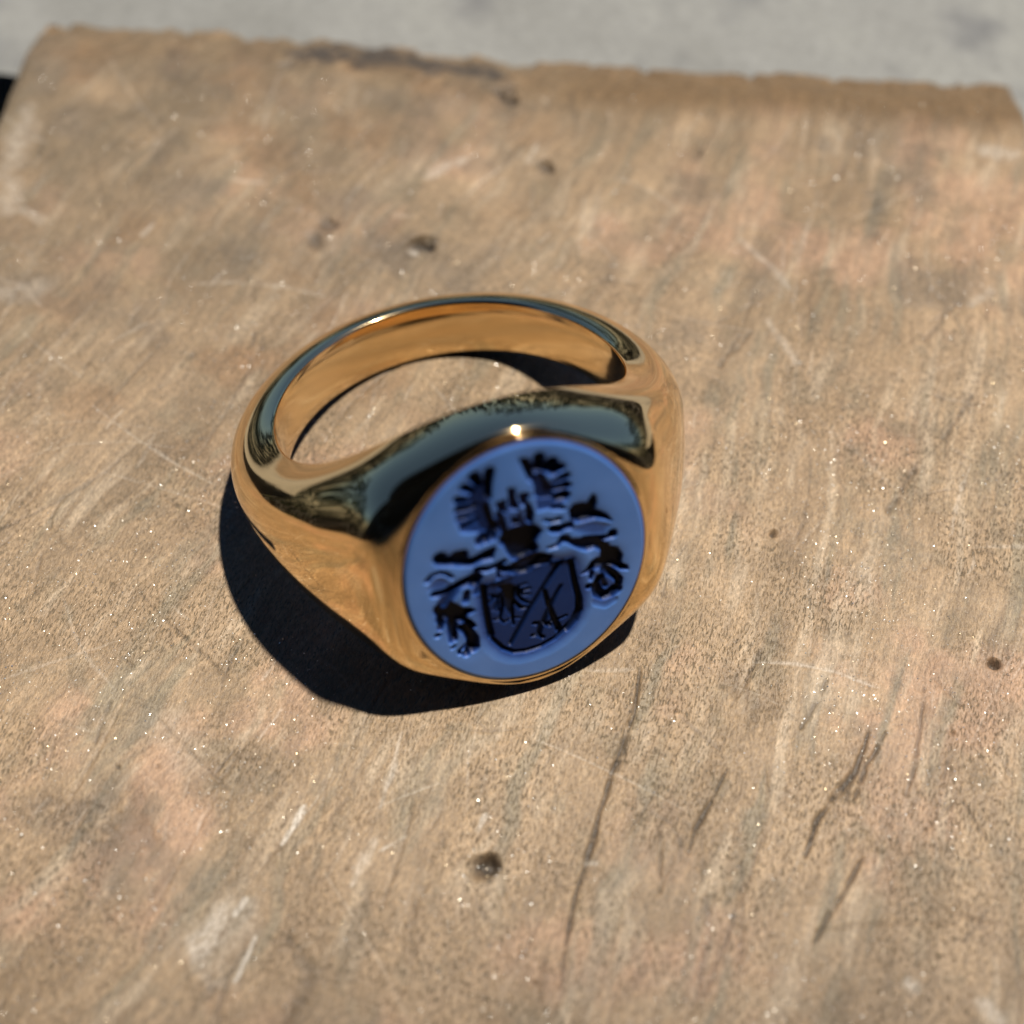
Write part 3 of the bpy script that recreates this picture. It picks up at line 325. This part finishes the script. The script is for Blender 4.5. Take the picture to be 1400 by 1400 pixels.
def block_surface(u, v):
    """height of the worn top in mm, and the dirt / pale / warm marks"""
    z = 0.16 * fbm(u / 9, v / 9, 3) + 0.05 * fbm(u / 2.2, v / 3.0, 11) + 0.010 * fbm(u / .5, v / .8, 23, 3)
    near = np.exp(-(((u - 30) / 17) ** 2 + ((v - 36) / 15) ** 2) ** 2)
    z = z * (1 - 0.8 * near)
    crest = 4.6 + 1.6 * fbm(u / 11, v * 0 + 2.3, 31) + 0.8 * smooth01((u - 28) / 12) - 1.8 * smooth01((26 - u) / 8)
    t = np.clip((crest - v) / (crest - BACK), 0, None)
    z = z - (1.1 + 1.0 * smooth01((u - 12) / 22)) * smooth01(t * 0.9) * np.minimum(t, 1) - 0.15 * smooth01(t * 2) * (0.5 + fbm(u / 1.6, v / 4, 41))
    for e in (u + 0.9, BLOCK_W - u):
        q = np.clip((0.9 + 0.5 * fbm(v / 4, u * 0 + 1.1, 51) - e) / 0.9, 0, 1.3)
        z = z - 0.40 * q * q
    z = z - 0.45 * smooth01((fbm(u / 2.2, v / 2.2, 43, 3) - 0.12) * 5) * np.exp(-np.maximum(v - BACK, 0) / 1.6)      # chips along the back edge
    dirt = np.zeros(u.shape); pale = np.zeros(u.shape)
    for depth, hw, d, p, pts in MARKS:
        P = np.array(pts); r = hw * 2.2 + 0.4
        if u.ndim == 2:                                    # the block's own grid: cut out a window by row and column
            i0, i1 = np.searchsorted(us, (P[:, 0].min() - r - 0.6, P[:, 0].max() + r + 0.6))
            j0, j1 = np.searchsorted(vs, (P[:, 1].min() - r - 0.8, P[:, 1].max() + r + 0.8))
            box = np.s_[i0:i1, j0:j1]
        else:
            box = (u > P[:, 0].min() - r) & (u < P[:, 0].max() + r) & (v > P[:, 1].min() - r) & (v < P[:, 1].max() + r)
        uu, vv = u[box], v[box]
        if uu.size == 0: continue
        wob = 0.35 * hw * fbm(uu / (hw * 2 + .2), vv / (hw * 2 + .2), 61, 2)
        dist, tp = seg_distance(uu + wob, vv + 0.7 * wob, pts)
        end = (0.25 + 0.75 * np.sqrt(np.clip(4 * tp * (1 - tp), 0, 1)) if len(pts) > 2 else 1.0) * (1 + 0.9 * fbm(uu / 1.1, vv / 1.1, 63, 2))
        f = smooth01(1.15 - dist / (hw * end)) * np.clip(0.45 + 1.5 * (0.5 + fbm(uu / .5, vv / .5, 65, 2)), 0.1, 1.15)
        z[box] -= (1.6 if d else 1.0) * depth * f; dirt[box] = np.maximum(dirt[box], 0.98 * d * f); pale[box] = np.maximum(pale[box], (1.75 if depth > 0.035 else 1.2) * p * f)
    warm = smooth01(t * 2.2) * smooth01((u - 30) / 10) * 0.8 + 0.25 * smooth01(t * 2.2)
    return z, dirt, pale, warm

def block_tone(u, v, warm):
    """colour of the bare wood: tan, rosy and grey-olive patches, darker towards the far left corner"""
    def lay(c, f, k): return c * (1 - f[..., None]) + np.array(k) * f[..., None]
    s = 0.2 * u - v; c_ = u + 0.22 * v + 0.007 * v * np.maximum(0, 36 - u)       # streaks fan out towards the near left
    c_ = c_ + 3.5 * fbm(u / 26, v / 26, 301, 2) + 0.5 * fbm(u / 3, v / 3, 303, 3)
    c = np.ones(u.shape + (3,)) * np.array((0.37, 0.252, 0.146))
    c = lay(c, 0.8 * smooth01(fbm(c_ / 2.6, s / 22, 321, 5) * 1.5 + 0.35), (0.46, 0.318, 0.19))
    c = lay(c, 0.75 * smooth01(fbm(c_ / 3.5, s / 16, 325, 5) * 2.0 - 0.15), (0.25, 0.172, 0.098))
    c = lay(c, 0.7 * smooth01(fbm(u / 5, v / 5, 331, 4) * 2.0 - 0.1), (0.50, 0.305, 0.19))
    c = lay(c, 0.7 * smooth01(fbm(c_ / 1.1, s / 9, 341, 5) * 2.0 - 0.2), (0.265, 0.222, 0.15))
    c = lay(c, 0.35 * smooth01(fbm(u / 1.3, v / 1.7, 345, 5) * 2.2 - 0.3), (0.25, 0.205, 0.135))
    c = lay(c, 0.6 * smooth01(fbm(c_ / .7, s / 5, 351, 4) * 2.2 - 0.35), (0.56, 0.43, 0.295))
    c = lay(c, 0.75 * smooth01(fbm(u / 3.4, v / 3.4, 377, 4) * 2.2 - 0.05) * smooth01((46 - u) / 22) * smooth01((40 - v) / 16), (0.33, 0.185, 0.088))
    far_left_dark = 0.8 * smooth01(1.15 - np.hypot(u / 60, v / 44)) * (0.9 + 0.9 * fbm(u / 5, v / 5, 371, 4))  # tone darkens unevenly towards the far left corner
    c = lay(c, np.clip(far_left_dark, 0, 0.8), (0.185, 0.137, 0.083))
    c = lay(c, 0.55 * smooth01(fbm(u / 4.5, v / 4.5, 375, 4) * 2.4 - 0.3) * smooth01((34 - v) / 14), (0.19, 0.145, 0.10))
    c = lay(c, warm * 0.9, (0.215, 0.135, 0.066))
    c *= 0.94 * (1 + 0.30 * fbm(c_ / .16, s / 1.8, 381, 3) + 0.16 * fbm(u / 1.6, v / 1.6, 387, 4) + 0.15 * fbm(u / .4, v / .5, 385, 2))[..., None]
    porous = np.clip(0.7 + 1.5 * fbm(u / 4, v / 4, 391, 3), 0.05, 1) * (0.55 + 0.45 * smooth01((u + 1.2 * v - 30) / 50))
    return np.clip(c, 0.02, 0.8), porous

us = np.linspace(-0.9, BLOCK_W, 810)
vs = np.concatenate([np.linspace(BACK, 70, 880), np.linspace(70, 104, 36)[1:]])
U, V = np.meshgrid(us, vs, indexing='ij')
Vw = V + np.exp(-np.maximum(V - BACK, 0) / 1.2) * (0.8 * fbm(U / 5.0, U * 0 + 4.4, 71, 3) + 0.35 * fbm(U / 0.9, V / 0.9, 75, 3))   # uneven back edge
notch = np.exp(-((U - 31.8) / 0.9) ** 2) * np.exp(-np.maximum(V - BACK, 0) / 1.2)
Vw = Vw + 0.8 * notch
Uw = U + (0.35 * fbm(V / 5, V * 0 + 8.8, 81)) * (np.exp(-(U + 0.9) / 1.0) + np.exp(-(BLOCK_W - U) / 1.0))
Z, DIRT, PALE, WARM = block_surface(Uw, Vw)
cb, sb = math.cos(BETA), math.sin(BETA)
nu, nv = U.shape
top = np.stack([Uw, -Vw, Z], -1).reshape(-1, 3)
faces = grid_faces(nu, nv)[:, ::-1]
# skirt down to the ground
ring_idx = np.concatenate([np.arange(nv) , (np.arange(1, nu)) * nv + nv - 1, (nu - 1) * nv + np.arange(nv - 2, -1, -1), np.arange(nu - 2, 0, -1) * nv])
m = len(ring_idx); n0 = len(top)
low1 = top[ring_idx].copy(); low1[:, 2] -= 1.2
low2 = top[ring_idx].copy(); low2[:, 2] = -BLOCK_H - 0.0
verts = np.concatenate([top, low1, low2])
k = np.arange(m); k2 = (k + 1) % m
sk = np.concatenate([np.stack([ring_idx[k], ring_idx[k2], n0 + k2, n0 + k], 1), np.stack([n0 + k, n0 + k2, n0 + m + k2, n0 + m + k], 1)])
block = link_mesh('wood_block', verts * MM, np.concatenate([faces, sk]), WOOD)
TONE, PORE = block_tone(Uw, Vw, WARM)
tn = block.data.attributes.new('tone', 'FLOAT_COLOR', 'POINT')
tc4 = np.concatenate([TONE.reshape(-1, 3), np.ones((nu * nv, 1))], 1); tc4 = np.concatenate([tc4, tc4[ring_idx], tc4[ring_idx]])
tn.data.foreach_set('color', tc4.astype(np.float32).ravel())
for nm, arr in (('dirt', DIRT), ('pale', PALE), ('porous', PORE)):
    at = block.data.attributes.new(nm, 'FLOAT', 'POINT')
    at.data.foreach_set('value', np.concatenate([arr.ravel(), arr.ravel()[ring_idx], arr.ravel()[ring_idx]]).astype(np.float32))
block.location = (BX * MM, BY * MM, 0); block.rotation_euler = (0, 0, BETA)
block['label'] = 'worn, scratched tan end-grain wooden block that the gold ring lies on'
block['category'] = 'wood block'

def block_height(x, y):
    """height of the block top (mm) below world points x, y (mm)"""
    dx, dy = x - BX, y - BY
    u = dx * cb + dy * sb; v = -(-dx * sb + dy * cb)
    return block_surface(np.atleast_1d(u).astype(float), np.atleast_1d(v).astype(float))[0]

# ------------------------------------------------------------------ the signet ring (mm, ring frame: x across the face, n out of the face, z along the finger)
PSI, TAU = 0.33433, 0.31007
RI, RFACE, SA, SB = 9.0, 12.10, 5.906, 7.285
RF = RFACE - 0.16; FA, FB = SA + 0.62, SB + 0.62
WB, WH, WP = 1.7307, 7.87, 4.2114
g_t = np.linspace(-np.pi, np.pi, 1441)
g_b = np.interp(np.degrees(np.abs(g_t)), [0, 20, 31, 40, 50, 60, 75, 90, 110, 135, 180],
                [14.6, 14.0, 13.35, 12.72, 12.22, 11.95, 11.75, 11.65, 11.5, 11.3, 11.2]) + 0.21
kern = np.exp(-.5 * (np.arange(-60, 61) / 20.) ** 2); kern /= kern.sum()
g_b = np.convolve(np.concatenate([g_b[-61:-1], g_b, g_b[1:61]]), kern, 'valid')
def half_width(t): return WB + (WH - WB) * ((1 + np.cos(t)) / 2) ** WP
def top_radius(t):
    b = np.interp(t, g_t, g_b); c = np.cos(t)
    pl = np.where(c > .5, RF / np.maximum(c, .5), 50.)
    return -np.log(np.exp(-2.8 * (pl - 10)) + np.exp(-2.8 * (b - 10))) / 2.8 + 10
def edge_z(t):
    x = RF * np.tan(np.clip(t, -1.2, 1.2))
    return np.where(np.abs(t) < 1.2, (SB + .45) * np.clip(1 - (x / 12.5) ** 2, 0, 1) ** 3, 0)

def band_mesh(nt=900, nu=40, ni=18, nf=56):
    ta = math.atan(FA / RF)
    th = np.arctan(FA * np.linspace(-1, 1, nt // 3) / RF)
    q = np.linspace(0, 1, nt * 2 // 3 + 1)[1:-1]
    th = np.concatenate([th, ta + q * (2 * np.pi - 2 * ta)])
    t_ = (th + np.pi) % (2 * np.pi) - np.pi
    W = half_width(th); R = top_radius(t_); E = edge_z(t_); o = 0 * th
    fil, r0 = .22, RI + .12 + .22
    sp = 2 / (2 + 1.1 * np.exp(-((np.degrees(np.abs(t_)) - 50) / 26) ** 2))       # fuller shoulders
    cols = []
    for s in np.linspace(-1, 1, ni): cols.append((RI + .12 * s ** 4 + o, s * (W - fil)))
    n_in = len(cols)
    up = [(RI + .12 + fil * (1 - math.cos(a)) + o, W - fil + fil * math.sin(a)) for a in np.arange(1, 7) / 7 * np.pi / 2]
    up += [(r0 + (R - r0) * math.sin(a) ** sp, E + (W - E) * max(math.cos(a), 0) ** sp + 0.20 * (E / (SB + .45)) ** 2 * math.sin(2 * a)) for a in np.arange(nu + 1) / nu * np.pi / 2]
    cols += up
    for k in range(1, nf): cols.append((R, E * (1 - 2 * k / nf)))
    cols += [(r, -z) for r, z in up[::-1]]
    r = np.stack([c[0] for c in cols], 1); z = np.stack([c[1] for c in cols], 1)
    P = np.stack([r * np.sin(th)[:, None], -r * np.cos(th)[:, None], z], -1)
    q = (P[..., 0] / (SA + .18)) ** 2 + (P[..., 2] / (SB + .18)) ** 2
    P[..., 1] += np.where((P[..., 1] < -RI - 0.5) & (q < 1), np.clip((1 - q) * 12, 0, 0.8), 0)   # seat of the stone
    f = grid_faces(P.shape[0], P.shape[1], True, True)
    inner = (f[:, 0] % P.shape[1]) < n_in - 1
    return P.reshape(-1, 3), f, inner

n0v = Vector((math.sin(PSI), -math.cos(PSI), 0)); ex = Vector((math.cos(PSI), math.sin(PSI), 0)); ez = Vector((0, 0, 1))
en = n0v * math.cos(TAU) + ez * math.sin(TAU); eu = -n0v * math.sin(TAU) + ez * math.cos(TAU)
ROT_RING = Matrix((ex, -en, eu)).transposed().to_4x4()
ROT_STONE = Matrix((ex, eu, en)).transposed().to_4x4()

bv, bf, binner = band_mesh()
R3 = np.array([list(ex), list(-en), list(eu)])          # rows: local axes in the world
X0, Y0 = -3.0725, 2.5404
wv = bv @ R3
gap = wv[:, 2] - block_height(wv[:, 0] + X0, wv[:, 1] + Y0)
HC = -gap.min() - 0.02                                    # rests on the wood
ring = bpy.data.objects.new('signet_ring', None); COL.objects.link(ring)
ring.empty_display_size = 0.005
ring.location = (X0 * MM, Y0 * MM, 0)
ring['label'] = 'polished gold signet ring with engraved blue stone lying on the wooden block'
ring['category'] = 'ring'

band = link_mesh('band', bv * MM, bf, [GOLD, GOLD_IN], True, ring)
band.data.polygons.foreach_set('material_index', binner.astype(np.int32)); band.data.update()
band.matrix_local = Matrix.Translation((0, 0, HC * MM)) @ ROT_RING
band['label'] = 'polished gold band widening into the shoulders and head'

face_m = Matrix.Translation((0, 0, HC * MM)) @ Matrix.Translation(en * RFACE * MM) @ ROT_STONE
# bezel: narrow burnished gold lip round the stone
nb, npf = 360, 12
ph = np.linspace(0, 2 * np.pi, nb, endpoint=False)
prof = [(0.01, -0.40), (0.01, -0.17), (0.03, -0.135), (0.06, -0.12), (0.11, -0.122), (0.16, -0.135), (0.21, -0.16), (0.25, -0.22), (0.27, -0.40)]
bz = np.stack([np.stack([(SA + d) * np.cos(ph), (SB + d) * np.sin(ph), np.full(nb, h)], -1) for d, h in prof], 1)
bezel = link_mesh('bezel', bz.reshape(-1, 3) * MM, grid_faces(nb, len(prof), True, False), GOLD, True, ring)
bezel.matrix_local = face_m

# stone: polished oval with the arms cut into it
NS = 520
s = np.linspace(-1, 1, NS); S1, S2 = np.meshgrid(s, s, indexing='ij')
X = SA * S1 * np.sqrt(1 - S2 ** 2 / 2); Y = SB * S2 * np.sqrt(1 - S1 ** 2 / 2)
parts = []
for e in ENGRAVING:
    if e[0] not in parts: parts.append(e[0])
D = {p: np.zeros(X.shape) for p in parts}
for part, kind, depth, w, pts in ENGRAVING:
    P = np.array(pts); r = (max(w) * 1.5 if kind == 's' else 0.1) + 0.05
    box = (X > P[:, 0].min() - r) & (X < P[:, 0].max() + r) & (Y > P[:, 1].min() - r) & (Y < P[:, 1].max() + r)
    if not box.any(): continue
    x, y = X[box], Y[box]
    if kind == 's':
        dist, tp = seg_distance(x, y, pts)
        hw = w[0] + (w[1] - w[0]) * tp
        q = np.clip(1 - (dist / (hw * (1.15 if part == 'shield' else 1.42))) ** 2, 0, 1)
        dd = depth * (1.1 if part == 'shield' else 1.22) * q ** 0.75
    else:
        dist, tp = seg_distance(x, y, pts, True)
        sd = np.where(inside(x, y, pts), dist, -dist)
        dd = depth * smooth01((sd + 0.08) / w)
    cur = D[part][box]
    k = 0.02
    D[part][box] = np.maximum(cur, dd)
total = np.zeros(X.shape); owner = np.full(X.shape, -1)
for i, p in enumerate(parts):
    q = D[p] > np.maximum(total, 0.012); total = np.maximum(total, D[p]); owner[q] = i
# soft polished dip round the cutting (ease the shoulders)
sh = [e for e in ENGRAVING if e[0] == 'shield'][0][4]
dist, _ = seg_distance(X, Y, sh, True); ins = inside(X, Y, sh)
soft = 0.12 * np.where(ins, 0.0, np.clip(1 - dist / 0.72, 0, 1) ** 1.2) * (owner < 0)
def blur(a, n):
    k = np.exp(-.5 * (np.arange(-2 * n, 2 * n + 1) / n) ** 2); k /= k.sum()
    for ax in (0, 1):
        a = np.apply_along_axis(lambda r: np.convolve(np.pad(r, 2 * n, 'edge'), k, 'valid'), ax, a)
    return a
H = -total - np.where(ins, 0.06, soft) * 0.8 - 0.22 * blur(total, 13) * (1 - np.clip(total / 0.15, 0, 1)) - 0.05 * blur(total, 28)
H = 0.7 * H + 0.3 * blur(H, 1)
rr = np.sqrt((X / SA) ** 2 + (Y / SB) ** 2); edge = (1 - rr) * (SA + SB) / 2
H = H - 0.13 * np.clip(1 - edge / 0.22, 0, 1) ** 2 - 0.02 * rr ** 2
SV = np.stack([X, Y, H], -1).reshape(-1, 3)
SF = grid_faces(NS, NS)
fn = np.cross(SV[SF[:, 2]] - SV[SF[:, 0]], SV[SF[:, 3]] - SV[SF[:, 1]])
SN = np.zeros_like(SV)
for c in range(4): np.add.at(SN, SF[:, c], fn)
SN /= np.linalg.norm(SN, axis=1)[:, None] + 1e-20
fo = owner.ravel()[SF]; fown = np.sort(fo, 1)[:, 2]
def submesh(name, sel, parent):
    f = SF[sel]; used, inv = np.unique(f, return_inverse=True)
    return link_mesh(name, SV[used] * MM, inv.reshape(f.shape), STONE, True, parent, SN[used])
stone = submesh('stone', fown < 0, ring)
stone.matrix_local = face_m
stone['label'] = 'oval blue layered onyx with a dark engraved coat of arms'
NAMES = {'wing_a': 'wing', 'wing_b': 'wing', 'crown': 'castle_crest', 'helmet': 'helmet', 'mantling_a': 'mantling', 'mantling_b': 'mantling', 'shield': 'shield'}
for i, p in enumerate(parts):
    submesh(NAMES[p], fown == i, stone)
# dark lower layer of the stone, seen as its rim
prof = [(0.0, -0.15), (0.004, -0.22), (0.004, -0.6)]
rim = np.stack([np.stack([(SA + d) * np.cos(ph), (SB + d) * np.sin(ph), np.full(nb, h)], -1) for d, h in prof], 1)
base = link_mesh('base_layer', rim.reshape(-1, 3) * MM, grid_faces(nb, len(prof), True, False), STONE, True, stone)

# ------------------------------------------------------------------ glittering metal filings on the wood
NF = 28000
fu = rng.uniform(0.5, BLOCK_W - 0.5, NF); fv = 1 + 68 * rng.uniform(0, 1, NF) ** 0.8
cl = 0.5 + fbm(fu / 6, fv / 6, 91, 3); keep = rng.uniform(0, 1, NF) < np.clip(2.2 * cl ** 2.2, 0.06, 1)
fu, fv = fu[keep], fv[keep]; NF = len(fu)
fz = block_surface(fu, fv)[0]
size = 0.011 + 0.033 * rng.uniform(0, 1, NF) ** 3
ang = rng.uniform(0, 6.283, NF); tilt = rng.normal(0, 0.16, (NF, 2)); tall = rng.uniform(0.05, 0.5, NF)
tv = []
for a0, rr_, zz in ((0, 1, 0), (1.5, 1, 0), (3.3, 1, 0), (4.7, 1, 0), (1.0, .15, 1.0)):
    ca, sa = np.cos(ang + a0), np.sin(ang + a0); st = 0.6 + 0.9 * rng.uniform(0, 1, NF)
    x = rr_ * ca * size * st; y = rr_ * sa * size * st
    tv.append(np.stack([fu + x, -(fv + y), fz + 0.02 + zz * size * tall + x * tilt[:, 0] + y * tilt[:, 1]], -1))
TV = np.stack(tv, 1).reshape(-1, 3); b5 = np.arange(NF)[:, None] * 5
TF = np.concatenate([b5 + np.array(q) for q in ((0, 1, 4), (1, 2, 4), (2, 3, 4), (3, 0, 4), (0, 2, 1), (0, 3, 2))])
fil = link_mesh('metal_filings', TV * MM, TF, FILINGS, False)
fil.location = block.location; fil.rotation_euler = block.rotation_euler
fil['kind'] = 'stuff'; fil['label'] = 'tiny bright metal filings glittering all over the wooden block'
fil['category'] = 'filings'
